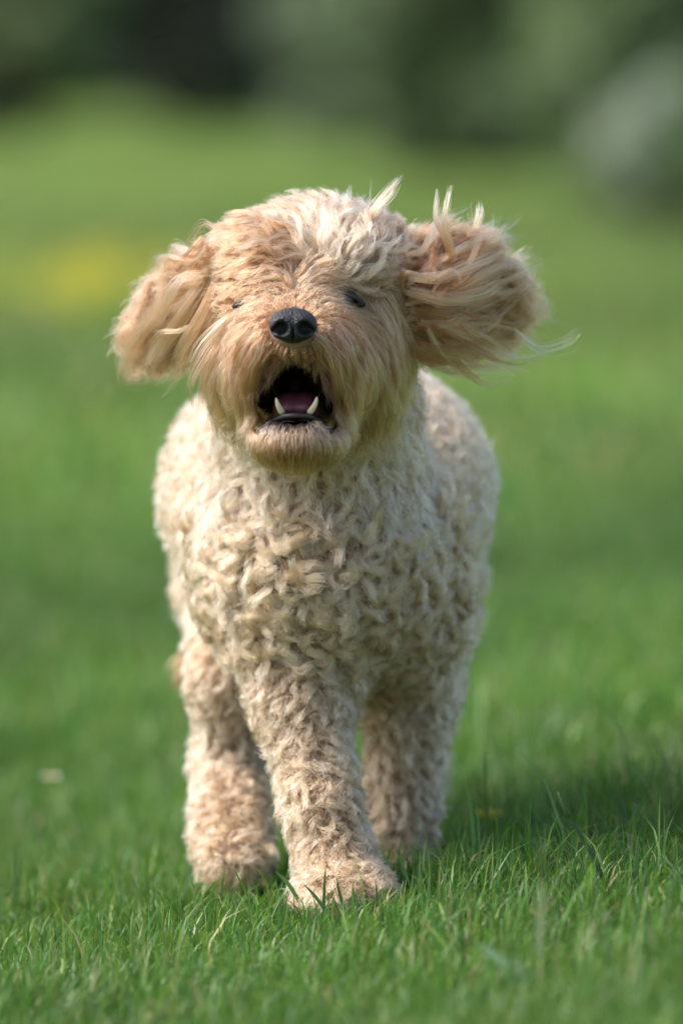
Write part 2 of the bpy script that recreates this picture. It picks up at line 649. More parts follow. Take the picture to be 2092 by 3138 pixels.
# shrubs and trees along the far edge of the meadow
GREY = (0.125, 0.165, 0.085)
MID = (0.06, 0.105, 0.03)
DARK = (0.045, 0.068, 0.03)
G1 = 'shrubs along the far edge of the meadow'
def bg(px, d):
    return (px - 784) / 13580 * d
for (nm, px, d, w, h, lab, colr, lobes, nl) in (
        ('shrub', 60, 58, 2.3, 3.6, 'soft green shrub at the far left edge of the meadow', (0.15, 0.21, 0.07), 14, 5200),
        ('shrub', 440, 66, 2.6, 4.2, 'dark shrub in the deepest shade behind the left of the meadow', (0.028, 0.042, 0.020), 12, 3600),  # near-black leaves: the shade of the gap in the hedge is in the colour
        ('shrub', 930, 50, 2.2, 3.4, 'grey green shrub above the top of the dog\'s head', GREY, 14, 5200),
        ('shrub', 1130, 40, 2.0, 3.0, 'mid green shrub right of the dog\'s head, behind the nearest bush', (0.14, 0.20, 0.075), 14, 5200),
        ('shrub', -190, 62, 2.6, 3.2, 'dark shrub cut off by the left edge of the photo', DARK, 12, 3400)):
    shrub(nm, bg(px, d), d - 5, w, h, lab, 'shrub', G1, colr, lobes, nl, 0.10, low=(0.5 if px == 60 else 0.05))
shrub('shrub', bg(1460, 27.5), 22.5, 1.35, 1.7, 'nearest green bush with dark shade at its foot, right of the dog', 'shrub', G1, (0.16, 0.23, 0.085), 16, 5600, 0.05, low=0.16)
shrub('hawthorn_bush', bg(1545, 25.3), 20.3, 0.62, 0.62, 'small bush with pale greyish blossom at the right edge', 'shrub', G1, (0.18, 0.26, 0.10), 9, 1500, 0.035, low=0.2,
      extra=((0.78, 0.78, 0.72), 620, 0.026))
for i, (px, d, w, h, lab) in enumerate((
        (-300, 100, 9, 9, 'tall dark tree behind the hedge at far left'), (330, 104, 9, 10, 'tall dark tree behind the left part of the hedge'),
        (900, 100, 9, 9, 'tall dark tree behind the middle of the hedge'), (1500, 96, 9, 10, 'tall dark tree behind the right part of the hedge'),
        (2050, 92, 9, 9, 'tall dark tree beyond the right edge of the hedge'))):
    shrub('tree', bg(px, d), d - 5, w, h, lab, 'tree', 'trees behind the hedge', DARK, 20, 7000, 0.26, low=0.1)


wx = np.linspace(-26, 26, 60)
wc = np.stack([wx + rng.normal(0, 0.3, 60), 108 + rng.normal(0, 1.5, 60), rng.uniform(0.5, 4.5, 60)], 1)
wc = np.concatenate([wc, wc + [0.4, 3, 4.0]])
wv_, wq_, wcol_ = leaf_cloud(wc, np.full(len(wc), 2.2), 26000, 0.3, DARK)
tag(mesh_obj('far_wood', wv_, wq_, LEAF, smooth=False, col=wcol_), 'dark wood closing off the meadow behind the hedge', 'wood', kind='stuff')


# =================================================================== build: the dog
dog_at = P(740, 2060, 0.15)
dog = empty('dog', (dog_at[0], dog_at[1], 0.0), 'curly cream and apricot dog running towards the viewer with its mouth open and ears flying', 'dog')

B = Field()
def px(n, y=0.0):
    return n * PX * (y - CAM_Y) / 5


def euler(x=0, y=0, z=0):
    return np.array(Matrix.Rotation(z, 3, 'Z') @ Matrix.Rotation(y, 3, 'Y') @ Matrix.Rotation(x, 3, 'X'))


# trunk
B.ell(P(750, 1135, 0.36), (0.142, 0.25, 0.122), 'trunk')
B.ell(P(725, 1310, 0.15), (0.088, 0.115, 0.104), 'chest', k=0.03)
B.ell(P(615, 1260, 0.20), (0.055, 0.09, 0.085), 'chest', k=0.03)
B.ell(P(880, 1270, 0.20), (0.060, 0.09, 0.090), 'chest', k=0.03)
B.ell(P(915, 1420, 0.19), (0.044, 0.07, 0.055), 'chest', k=0.025)
B.ell(P(540, 1300, 0.50), (0.048, 0.09, 0.080), 'trunk', k=0.03)
B.ell(P(965, 1300, 0.50), (0.046, 0.09, 0.085), 'trunk', k=0.03)
# neck
B.limb(P(735, 1200, 0.15), P(730, 850, 0.10), 0.092, 0.076, 'ruff', k=0.03)
# front leg that lands
B.limb(P(660, 1380, 0.13), P(690, 1600, 0.09), 0.050, 0.036, 'foreleg', k=0.03)
B.limb(P(690, 1600, 0.09), P(735, 1850, 0.04), 0.034, 0.024, 'foreleg')
B.limb(P(735, 1850, 0.04), P(785, 2030, 0.01), 0.024, 0.030, 'foreleg')
B.ell(P(793, 2052, -0.012), (0.037, 0.042, 0.022), 'foreleg', k=0.015)
# other front leg
B.limb(P(905, 1380, 0.20), P(935, 1600, 0.21), 0.048, 0.033, 'foreleg', k=0.03)
B.limb(P(935, 1600, 0.21), P(918, 1850, 0.21), 0.031, 0.024, 'foreleg')
B.limb(P(918, 1850, 0.21), P(930, 2010, 0.20), 0.023, 0.019, 'foreleg')
B.ell(P(930, 2035, 0.18), (0.022, 0.034, 0.016), 'foreleg', k=0.015)
# hind leg under the body, left in the picture
B.limb(P(545, 1360, 0.45), P(530, 1560, 0.26), 0.040, 0.029, 'hindleg', k=0.03)
B.limb(P(530, 1560, 0.26), P(528, 1770, 0.27), 0.028, 0.024, 'hindleg')
B.limb(P(525, 1770, 0.27), P(532, 1930, 0.16), 0.024, 0.030, 'hindleg')
B.ell(P(540, 1975, 0.125), (0.027, 0.030, 0.022), 'hindleg', k=0.015)
# hind leg pushed out behind
B.limb(P(960, 1350, 0.50), P(955, 1560, 0.45), 0.042, 0.034, 'hindleg', k=0.03)
B.limb(P(965, 1560, 0.45), P(945, 1760, 0.60), 0.030, 0.022, 'hindleg')
B.limb(P(945, 1760, 0.60), P(935, 1930, 0.56), 0.022, 0.024, 'hindleg')
B.ell(P(945, 1960, 0.53), (0.026, 0.034, 0.016), 'hindleg', k=0.015)
# tail swung low behind the left thigh
B.limb(P(700, 1120, 0.58), P(560, 1330, 0.72), 0.022, 0.014, 'tail')
B.limb(P(560, 1330, 0.72), P(440, 1545, 0.70), 0.014, 0.010, 'tail')
# head
B.ell(P(725, 638, 0.068), (0.060, 0.075, 0.058), 'crown', k=0.025)
B.ell(P(798, 616, 0.014), (0.034, 0.034, 0.031), 'crown', k=0.025)
B.ell(P(640, 620, 0.018), (0.034, 0.034, 0.032), 'crown', k=0.025)
B.ell(P(700, 690, -0.012), (0.026, 0.034, 0.020), 'muzzle', k=0.03)
B.ell(P(615, 695, 0.004), (0.030, 0.034, 0.022), 'crown', k=0.03)
B.ell(P(585, 620, 0.055), (0.028, 0.045, 0.030), 'crown', k=0.03)
B.ell(P(850, 612, 0.055), (0.028, 0.045, 0.030), 'crown', k=0.03)
B.ell(P(676, 768, -0.045), (0.034, 0.062, 0.025), 'muzzle', k=0.02)
B.ell(P(612, 830, -0.038), (0.029, 0.045, 0.044), 'muzzle', k=0.02)
B.ell(P(754, 832, -0.035), (0.031, 0.045, 0.045), 'muzzle', k=0.02)
B.ell(P(564, 790, 0.028), (0.027, 0.042, 0.055), 'muzzle', k=0.025)
B.ell(P(838, 785, 0.028), (0.030, 0.044, 0.062), 'muzzle', k=0.025)
B.ell(P(690, 890, 0.045), (0.065, 0.05, 0.06), 'ruff', k=0.02)
B.ell(P(684, 1006, -0.056), (0.038, 0.054, 0.0215), 'chin', k=0.012)
B.ell(P(677, 900, -0.06), (0.0225, 0.084, 0.0285), 'mouth', k=0.008, cut=True)
B.ell(P(612, 932, -0.055), (0.0095, 0.070, 0.021), 'mouth', k=0.006, cut=True, rot=euler(0, 0.15, 0))
B.ell(P(743, 936, -0.055), (0.0095, 0.070, 0.021), 'mouth', k=0.006, cut=True, rot=euler(0, -0.15, 0))


def surf(px_, py_, y0=-0.2, y1=0.4):
    """depth at which the coat's ground surface is met behind a point of the photograph"""
    ys = np.linspace(y0, y1, 241)
    d = B(np.array([P(px_, py_, y) for y in ys]))
    if not (d < 0).any(): return None
    i = max(1, int(np.argmax(d < 0)))
    return ys[i - 1] + (ys[i] - ys[i - 1]) * d[i - 1] / (d[i - 1] - d[i])


EYES = [(802, 686, surf(802, 686), 0.42), (572, 694, surf(572, 694), -0.3)]
bv, bq = B.mesh((-0.22, -0.14, -0.02), (0.22, 0.80, 0.66), 0.004)

SKIN = principled('skin', (0.27, 0.18, 0.12), 0.8, 0.2, noise=(60, (0.20, 0.13, 0.09)))
MOUTH = principled('mouth_lining', (0.035, 0.012, 0.012), 0.5, 0.3, noise=(90, (0.02, 0.007, 0.008)))
cen = bv[bq].mean(1)
mid_ = (np.min([Field.one(c_, cen) for c_ in B.cut_], 0) < 0.0035).astype(int)
body = mesh_obj('body', bv, bq, [SKIN, MOUTH], dog, matidx=mid_)


def fur_material(name, rough=0.35, radial=0.7):
    """translucent hair; the sun has bleached the tips a little"""
    m, t, out = new_mat(name)
    a = t.nodes.new('ShaderNodeAttribute'); a.attribute_name = 'fur_color'
    hi = t.nodes.new('ShaderNodeHairInfo')
    mr = t.nodes.new('ShaderNodeMapRange')
    mr.inputs[1].default_value = 0.45; mr.inputs[2].default_value = 1.0
    mr.inputs[3].default_value = 0.0; mr.inputs[4].default_value = 0.26
    t.links.new(hi.outputs['Intercept'], mr.inputs[0])
    lf = t.nodes.new('ShaderNodeMix'); lf.data_type = 'RGBA'; lf.blend_type = 'SCREEN'
    lf.inputs[7].default_value = (0.30, 0.24, 0.15, 1)
    t.links.new(mr.outputs[0], lf.inputs[0])
    t.links.new(a.outputs['Color'], lf.inputs[6])
    h = t.nodes.new('ShaderNodeBsdfHairPrincipled')
    h.parametrization = 'COLOR'
    t.links.new(lf.outputs[2], h.inputs['Color'])
    h.inputs['Roughness'].default_value = rough
    h.inputs['Radial Roughness'].default_value = radial
    t.links.new(h.outputs[0], out.inputs[0])
    return m


FUR = fur_material('fur')
CREAM = np.array([0.385, 0.228, 0.124])
WHITE = np.array([0.53, 0.37, 0.25])
APRICOT = np.array([0.238, 0.088, 0.031])
LOCK = np.array([0.31, 0.155, 0.075])
RUST = np.array([0.12, 0.03, 0.012])
TAN = np.array([0.20, 0.105, 0.050])


def rnd_patch(p, s, seed):
    return 0.5 + 0.5 * np.sin(p[:, 0] * s + seed) * np.sin(p[:, 1] * s * 1.1 + 2 * seed) * np.sin(p[:, 2] * s * 0.9 + 3 * seed) * 1.6


def lerp(a, b, t):
    return a * (1 - t[:, None]) + b * t[:, None]


roots, area = sample_surface(bv, bq, 330000)
inm = np.min([Field.one(c_, roots) for c_ in B.cut_], 0) < 0.0025
ec = P(EYES[0][0], EYES[0][1], EYES[0][2])                      # bare skin round the eye that shows, and under the nose leather
q_ = roots - ec
qx = q_[:, 0] * math.cos(0.42) - q_[:, 2] * math.sin(0.42); qz = q_[:, 0] * math.sin(0.42) + q_[:, 2] * math.cos(0.42)
inm |= (np.hypot(qx / 0.0180, qz / 0.0062) < 1) & (roots[:, 1] < ec[1] + 0.03)
q_ = roots - P(*EYES[1][:3])
inm |= (np.hypot(q_[:, 0] / 0.008, q_[:, 2] / 0.0022) < 1) & (roots[:, 1] < ec[1] + 0.03)
q_ = roots - P(673, 752, -0.08)
inm |= (np.hypot(q_[:, 0] / 0.0195, q_[:, 2] / 0.0155) < 1) & (roots[:, 1] < -0.03)
roots = roots[~inm]
lab = B.labels(roots)
_, rn = B.grad(roots)
facing = (unit(roots - np.array([0, CAM_Y, CAM_H])) * rn).sum(1)
# the far side of the animal grows a thinner coat
keep = (facing < 0.35) | (rng.random(len(roots)) < 0.25)
roots, lab, rn = roots[keep], lab[keep], rn[keep]


def pick(names, frac=1.0):
    m = np.isin(lab, names) & (rng.random(len(lab)) < frac)
    return roots[m]


def wool_col(p, own):
    c = lerp(CREAM, WHITE, np.clip(rnd_patch(p, 22, 1.0), 0, 1) * 0.35)
    c = lerp(c, np.repeat(TAN[None], len(p), 0), np.clip(rnd_patch(p, 31, 4.0) - 0.35, 0, 1) * 0.5)
    return c


down = np.array([0, 0, -1.0])
back = np.array([0, 1.0, 0])


def out_x(p, cx):
    return np.stack([np.sign(p[:, 0] - cx), 0 * p[:, 0], 0 * p[:, 0]], 1)


cxd = P(735, 1200, 0.2)[0]
def under(names, frac):
    return pick(names, frac)


for nm_, fr_ in ((['trunk'], 0.35), (['chest'], 0.9), (['foreleg', 'hindleg'], 0.45)):
    grow('undercoat', body, FUR, B, under(nm_, fr_), lambda p, n: down + 0 * p, lambda p: np.full(len(p), 0.012), wool_col,
         spacing=0.004, lift=0.9, curl=1.5, wild=0.9, clump=0.1, frizz=0.002, K=5, r_root=0.00032, r_tip=0.00016, lock_sd=0.08)
grow('body_fur', body, FUR, B, pick(['trunk'], 0.75), lambda p, n: down * 0.8 + back * 0.9 + 0 * p, lambda p: np.full(len(p), 0.024), wool_col,
     spacing=0.0098, lift=0.75, curl=2.3, wild=0.7, clump=0.5, frizz=0.002, lock_sd=0.12, r_root=0.00027, r_tip=0.00012)
cp_ = pick(['chest'])
cp_ = np.concatenate([cp_, cp_ + rng.normal(0, 0.0012, cp_.shape)])
grow('chest_fur', body, FUR, B, cp_, lambda p, n: down + 0.5 * out_x(p, cxd), lambda p: np.full(len(p), 0.032), wool_col,
     spacing=0.0112, lift=0.70, curl=2.6, wave=0.55, wild=0.7, clump=0.50, lock_sd=0.12, K=11, frizz=0.0014, r_root=0.00025, r_tip=0.00012)
grow('leg_fur', body, FUR, B, pick(['foreleg', 'hindleg']), lambda p, n: down + 0.9 * n * np.array([1, 0, 0]) + 0 * p, lambda p: np.full(len(p), 0.025), wool_col,
     spacing=0.0088, lift=0.60, curl=1.3, wave=0.5, wild=0.4, clump=0.62, frizz=0.0014, r_root=0.00028, r_tip=0.00012, lock_sd=0.13)
grow('tail_fur', body, FUR, B, pick(['tail']), lambda p, n: down + 0 * p, lambda p: np.full(len(p), 0.03), lambda p, o: np.repeat(APRICOT[None], len(p), 0),
     spacing=0.009, lift=0.6, curl=1.0)
grow('neck_fur', body, FUR, B, pick(['ruff']), lambda p, n: down + 0.25 * out_x(p, cxd), lambda p: np.full(len(p), 0.030),
     lambda p, o: lerp(np.repeat(WHITE[None], len(p), 0), CREAM, np.clip(rnd_patch(p, 30, 2.), 0, 1)),
     spacing=0.0092, lift=0.55, curl=1.7, wave=0.45, wild=0.5, clump=0.52, frizz=0.0018, gravity=0.3, lock_sd=0.12)

nose_p = P(673, 745, -0.09)
fc = P(690, 660, -0.02)


def head_col(p, own):
    n = len(p)
    x = p[:, 0]; z = p[:, 2]
    c = lerp(np.repeat(APRICOT[None], n, 0), CREAM, 0.18 + 0.4 * np.clip(rnd_patch(p, 45, 5.0), 0, 1))
    w = np.exp(-(((x - P(790, 600, 0)[0]) / 0.026) ** 2 + ((z - P(815, 595, 0)[2]) / 0.034) ** 2))
    w2 = np.exp(-((x - P(742, 0, 0)[0]) / 0.009) ** 2) * sstep(P(0, 700, 0)[2], P(0, 640, 0)[2], z) * (1 - sstep(P(0, 560, 0)[2], P(0, 510, 0)[2], z))
    return lerp(c, WHITE * 0.5 + CREAM * 0.5, np.clip(w * 1.1 + w2, 0, 1))


def crown_flow(p, n):
    # above the open eye the hair is swept up and outwards, on the other side it falls in waves towards the ear
    o = unit((p - P(745, 700, -0.03)) * np.array([1.1, 0.3, 1.0]))
    r = sstep(P(715, 0, 0)[0], P(765, 0, 0)[0], p[:, 0])[:, None]
    l = unit((p - P(735, 640, 0.02)) * np.array([1.4, 0.2, 0.9])) + np.array([-0.55, 0.1, 0.05])
    top = sstep(P(0, 540, 0)[2], P(0, 490, 0)[2], p[:, 2])[:, None]
    return r * (o * np.array([1, 0.6, 1.0]) + back * 0.25) + (1 - r) * l + top * (back * 0.9 + np.array([-0.2, 0, 0.2]))


hd = pick(['crown'])
hd = np.concatenate([hd, hd + rng.normal(0, 0.0012, hd.shape)])
grow('head_fur', body, FUR, B, hd, crown_flow, lambda p: 0.019 + 0.030 * sstep(P(0, 660, 0)[2], P(0, 560, 0)[2], p[:, 2]), head_col,
     spacing=0.0078, lift=0.45, curl=0.6, wave=0.5, wild=0.2, lock_sd=0.28, clump=0.82, frizz=0.0016)


def muzzle_col(p, own):
    n = len(p)
    q = p - nose_p
    r = np.hypot(q[:, 0], q[:, 2])
    c = lerp(np.repeat(APRICOT[None], n, 0), CREAM, np.clip((r - 0.035) / 0.07, 0, 1) * 0.30 + 0.16 * np.clip(rnd_patch(p, 110, 2.5), 0, 1) + 0.45 * sstep(0.004, 0.016, p[:, 2] - nose_p[2]))  # paler fur above the nose, with sun from above also put into the colour
    mo = P(675, 870, -0.08)
    top_ = np.exp(-((p[:, 0] - nose_p[0]) / 0.022) ** 2) * sstep(0.020, 0.034, nose_p[2] - p[:, 2]) * (np.abs(p[:, 1] + 0.09) < 0.06)
    c = lerp(c, np.array([0.02, 0.014, 0.012]) + 0 * c, top_ * (rng.random(n) < 0.55))
    st = np.exp(-(((np.abs(p[:, 0] - mo[0]) - 0.025) / 0.008) ** 2) - ((p[:, 2] - mo[2] - 0.006) / 0.02) ** 2) * (p[:, 1] < -0.02)
    return lerp(c, RUST * 0.5, np.clip(st * 1.0 * (rng.random(n) < 0.6), 0, 1))


def muzzle_flow(p, n):
    q = (p - P(673, 735, -0.06)) * np.array([1.0, 0.25, 0.8])
    up = sstep(-0.006, 0.012, p[:, 2] - nose_p[2])[:, None]
    d = unit(q)
    side = out_x(p, nose_p[0]) * np.clip(np.abs(p[:, 0] - nose_p[0])[:, None] / 0.02, 0, 1)
    lat = sstep(0.035, 0.065, np.abs(p[:, 0] - nose_p[0]))[:, None]
    return (1 - up) * (d * 0.7 * (1 - lat) + down * 0.9 + back * 0.35 * lat) + up * (side * 1.2 * (1 - 0.8 * lat) + down * (0.25 + 0.7 * lat) + back * 0.5)


mz = pick(['muzzle'], 1.0)
mz = np.concatenate([mz, mz + rng.normal(0, 0.0012, mz.shape)])
mo_ = P(676, 893, -0.06)
grow('muzzle_fur', body, FUR, B, mz, muzzle_flow,
     lambda p: np.clip(0.011 + 0.85 * np.maximum(np.hypot(p[:, 0] - nose_p[0], p[:, 2] - nose_p[2]) - 0.021, 0), 0.010, 0.043) * np.where((np.abs(p[:, 0] - mo_[0]) < 0.027) & (p[:, 2] < nose_p[2]), 0.6, 1),
     muzzle_col, spacing=0.0062, lift=0.40, curl=0.3, wave=0.12, wild=0.07, clump=0.68, lock_sd=0.28, frizz=0.0016, gravity=0.3, r_root=0.00017)


def chin_col(p, own):
    n = len(p)
    top = P(684, 962, -0.07)[2]
    t = np.clip((top - p[:, 2]) / 0.03, 0, 1)
    c = lerp(np.repeat((CREAM * 0.9)[None], n, 0), APRICOT * 0.7, np.clip(t * 1.5, 0, 1))
    k = (p[:, 2] > top - 0.007) & (rng.random(n) < 0.6)
    c[k] = (0.03, 0.025, 0.03)
    return c


ch = pick(['chin'])
ch = np.concatenate([ch, ch + rng.normal(0, 0.001, ch.shape), ch + rng.normal(0, 0.001, ch.shape)])
grow('chin_fur', body, FUR, B, ch, lambda p, n: down + 0.6 * n + np.array([9.0, 0, 0]) * (p - P(684, 1000, 0)), lambda p: np.full(len(p), 0.017), chin_col,
     spacing=0.0026, lift=0.45, curl=0.1, wild=0.03, clump=0.45, gravity=0.5, frizz=0.0007, lock_sd=0.12, r_root=0.00016)

# ------------------------------------------------------------------ ears
def ear(attach, tip, width, thick, fan, length, n, colfn, seed, wave, up):
    E = Field()
    a, b = np.array(attach), np.array(tip)
    ax = unit(b - a)
    wv = unit(np.cross(ax, np.array([0, 1.0, 0.15])))
    tv = np.cross(ax, wv)
    R = np.stack([ax, tv, wv], 1)
    L = np.linalg.norm(b - a)
    E.ell(a + ax * L * 0.52, (L * 0.52, thick, width), 'ear', rot=R)
    E.limb(a - ax * 0.012, a + ax * L * 0.4, 0.014, 0.02, 'ear', k=0.02)
    lo = np.minimum(a, b) - 0.09; hi = np.maximum(a, b) + 0.09
    v, q = E.mesh(lo, hi, 0.004)
    e = mesh_obj('ear', v, q, SKIN, dog)
    r, _ = sample_surface(v, q, n)
    grow('ear_fur', e, FUR, E, r, fan(a, ax, wv), length(a, ax, wv), colfn, spacing=0.0075, lift=0.5, curl=1.0, wave=wave * 1.7, wild=0.28,
         clump=0.85, frizz=0.0028, K=11, gravity=0.0, margin=0.003, r_root=0.0002)
    return e


def ear_col(p, own):
    n = len(p)
    j = rng.random(n)
    return lerp(np.repeat((APRICOT * 0.95)[None], n, 0), CREAM, np.clip(rnd_patch(p, 40, 3.0), 0, 1) * 0.5 + 0.2 * j)


def fan_left(a, ax, wv):
    def f(p, n):
        q = unit(p - a)
        return q * 0.9 + ax * 0.3 + down * 0.5
    return f


def fan_right(a, ax, wv):
    def f(p, n):
        q = unit((p - a) * np.array([1, 0.5, 1.25]))
        return q + ax * 0.25
    return f


left_ear = ear(P(545, 612, 0.075), P(335, 795, 0.13), 0.032, 0.012, fan_left, lambda a, ax, wv: (lambda p: 0.032 + 0.12 * np.clip((p - a) @ ax, 0, 0.1)), 17000, ear_col, 1, 0.45, 0)
right_ear = ear(P(885, 615, 0.055), P(1130, 712, 0.12), 0.047, 0.012, fan_right, lambda a, ax, wv: (lambda p: 0.032 + 0.28 * np.clip((p - a) @ ax, 0, 0.1)), 27000, ear_col, 2, 0.45, 0)


def catmull(pts, K):
    p = np.asarray(pts, float)
    p = np.concatenate([2 * p[:1] - p[1:2], p, 2 * p[-1:] - p[-2:-1]])
    out = []
    for u in np.linspace(0, len(p) - 3 - 1e-6, K):
        i = int(u); f = u - i
        a, b, c, d = p[i:i + 4]
        out.append(0.5 * (2 * b + (c - a) * f + (2 * a - 5 * b + 4 * c - d) * f * f + (3 * b - a - 3 * c + d) * f ** 3))
    return np.array(out)


def wisps(name, parent, specs, K=14):
    """single locks that the wind has pulled out of the coat: (points, strands, root spread, tip spread, colour)"""
    paths, cols, rr = [], [], []
    for pts, n, s0, s1, c in specs:
        g = catmull([P(*q) for q in pts], K)
        t = np.linspace(0, 1, K)
        a = rng.normal(0, 1, (n, 1, 3)); b = rng.normal(0, 1, (n, 1, 3))
        bell = (s0 * (1 - t) + s1 * t + 0.5 * max(s0, s1) * np.sin(np.pi * t))[None, :, None]
        path = g[None] + a * bell * 0.7 + b * 0.5 * s1 * (t ** 2)[None, :, None] + 0.0008 * np.sin(rng.uniform(3, 7, (n, 1, 1)) * t[None, :, None] + 1) * rng.normal(0, 1, (n, 1, 3)) * t[None, :, None]
        cut = rng.uniform(0.7, 1.0, n)
        u = t[None] * cut[:, None] * (K - 1)
        i0 = np.clip(u.astype(int), 0, K - 2); fr = (u - i0)[..., None]
        ar = np.arange(n)[:, None]
        path = path[ar, i0] * (1 - fr) + path[ar, i0 + 1] * fr
        paths.append(path); cols.append(np.repeat(np.asarray(c)[None], n, 0) * rng.normal(1, 0.08, (n, 1)))
    return strands(name, parent, FUR, np.concatenate(paths), np.concatenate(cols), 0.00020, 0.00006)


def fan_specs(n, root, a0, a1, l0, l1, dep0, dep1, bow):
    """thin wavy locks fanning out from the root of an ear over its front"""
    out = []
    for _ in range(n):
        u = rng.random()
        a = a0 + (a1 - a0) * u + rng.normal(0, 0.06)
        L = l0 + (l1 - l0) * u
        L *= rng.uniform(0.55, 1.05)
        x0, y0 = root[0] + rng.normal(0, 22), root[1] + rng.normal(0, 40) + 120 * (u - 0.5)
        st = rng.uniform(0.0, 0.35)
        pts = []
        w0, w1 = rng.uniform(0, 6.28), rng.uniform(5, 11)
        for t in np.linspace(st, 1, 6):
            bend = a + bow * (t - 0.5)
            wv = 17 * math.sin(w0 + w1 * t)
            pts.append((x0 + L * t * math.cos(bend) - wv * math.sin(a), y0 + L * t * math.sin(bend) + wv * math.cos(a),
                        dep0 + (dep1 - dep0) * t ** 1.5 - 0.012 * math.sin(math.pi * t) + rng.normal(0, 0.003)))
        if min(q_[1] for q_ in pts) < 470 or min(q_[0] for q_ in pts) < 300 or max(q_[1] for q_ in pts) > 885: continue
        k = rng.random()
        k = k ** 1.3
        c = APRICOT * (1 - k) + CREAM * k if k > 0.2 else APRICOT * rng.uniform(0.5, 1.0)
        out.append((pts, int(rng.integers(10, 30)), rng.uniform(0.0010, 0.0024), rng.uniform(0.0008, 0.0028), c))
    return out


right_fan = fan_specs(120, (935, 690), -1.0, 0.62, 235, 350, 0.012, 0.125, -0.35)
left_fan = fan_specs(75, (520, 640), 2.95, 1.95, 190, 262, 0.015, 0.11, -0.25)
wisps('wind_blown_lock', right_ear, right_fan + [
    ([(890, 590, 0.02), (862, 545, 0.01), (850, 500, 0.01), (880, 450, 0.02), (925, 404, 0.03)], 60, 0.0022, 0.0020, LOCK),
    ([(865, 530, 0.02), (852, 490, 0.01), (890, 455, 0.01), (915, 415, 0.02)], 26, 0.0012, 0.0022, CREAM),
    ([(1040, 600, 0.03), (1020, 545, 0.02), (1002, 500, 0.02), (1006, 430, 0.03)], 36, 0.0018, 0.0010, LOCK),
    ([(1042, 595, 0.03), (1022, 530, 0.02), (1022, 480, 0.02), (1036, 425, 0.03)], 36, 0.0018, 0.0014, LOCK),
    ([(925, 660, 0.0), (930, 625, -0.01), (990, 640, -0.01), (1040, 620, 0.0), (1062, 660, 0.0)], 34, 0.0010, 0.0012, LOCK),
    ([(940, 640, 0.0), (1010, 640, -0.005), (1090, 612, 0.02), (1160, 580, 0.05)], 50, 0.0020, 0.0030, LOCK),
    ([(940, 670, 0.0), (1020, 690, -0.005), (1100, 680, 0.02), (1150, 650, 0.05)], 60, 0.0025, 0.0030, LOCK),
    ([(1180, 760, 0.08), (1230, 800, 0.10), (1290, 790, 0.11), (1325, 760, 0.11)], 14, 0.002, 0.0030, CREAM),
    ([(1120, 560, 0.07), (1150, 545, 0.08), (1188, 552, 0.09)], 30, 0.003, 0.0030, CREAM),
    ([(1090, 520, 0.06), (1100, 490, 0.06), (1098, 465, 0.07)], 26, 0.002, 0.0016, CREAM),
])
wisps('wind_blown_lock', left_ear, left_fan + [
    ([(480, 620, 0.06), (440, 590, 0.08), (405, 565, 0.09), (385, 590, 0.10)], 40, 0.002, 0.003, CREAM),
    ([(430, 640, 0.07), (385, 610, 0.09), (352, 580, 0.10)], 30, 0.002, 0.003, CREAM),
    ([(500, 650, 0.01), (470, 720, 0.01), (430, 790, 0.02), (400, 850, 0.04)], 70, 0.004, 0.004, APRICOT * 1.1),
    ([(470, 650, 0.02), (420, 720, 0.03), (370, 790, 0.06), (330, 860, 0.08)], 80, 0.004, 0.004, LOCK),
    ([(420, 660, 0.04), (350, 730, 0.07), (300, 800, 0.10), (290, 865, 0.11), (360, 872, 0.11)], 80, 0.004, 0.004, LOCK),
])
beard = []
for sd in (-1, 1):
    for _ in range(46):
        u = rng.random()
        x0 = 673 + sd * (48 + 95 * u + rng.normal(0, 10)); y0 = 735 + 30 * rng.random() - 20 * u + 45 * (1 - u)
        x1 = 673 + sd * (85 + 160 * u ** 1.1 + rng.normal(0, 12)); y1 = 880 + 60 * rng.random() + 50 * u - 25 * u * u
        pts = []
        for t in np.linspace(0, 1, 5):
            xx = x0 + (x1 - x0) * math.sin(t * math.pi / 2) + rng.normal(0, 3); yy = y0 + (y1 - y0) * t ** 1.25
            if abs(xx - 677) < 88 and yy > 850: xx = 677 + sd * (88 + rng.uniform(0, 10))
            yy = min(yy, 930 if abs(xx - 680) < 118 else 975)
            h_ = surf(xx, yy, -0.2, 0.09)
            dd = h_ if h_ is not None and (not pts or abs(h_ - dd) < 0.05) else (dd + 0.006 if pts else 0.0)
            pts.append((xx, yy, dd - 0.004 - 0.010 * math.sin(math.pi * (0.15 + 0.75 * t))))
        k = rng.random()
        beard.append((pts, int(rng.integers(10, 26)), rng.uniform(0.0012, 0.0024), rng.uniform(0.0010, 0.0022), lerp(APRICOT[None] * 0.7, CREAM[None] * 0.9, np.array([k ** 1.7]))[0]))
wisps('beard_lock', body, beard)
wisps('wind_blown_lock', body, [
    ([(775, 500, 0.05), (770, 470, 0.05), (778, 432, 0.05)], 30, 0.003, 0.001, WHITE),
    ([(790, 500, 0.05), (795, 465, 0.05), (806, 425, 0.05)], 20, 0.002, 0.001, WHITE),
    ([(840, 500, 0.05), (848, 460, 0.05), (852, 408, 0.05)], 3, 0.001, 0.001, CREAM),
    ([(560, 540, 0.05), (545, 510, 0.06), (560, 480, 0.07)], 16, 0.003, 0.003, WHITE),
])

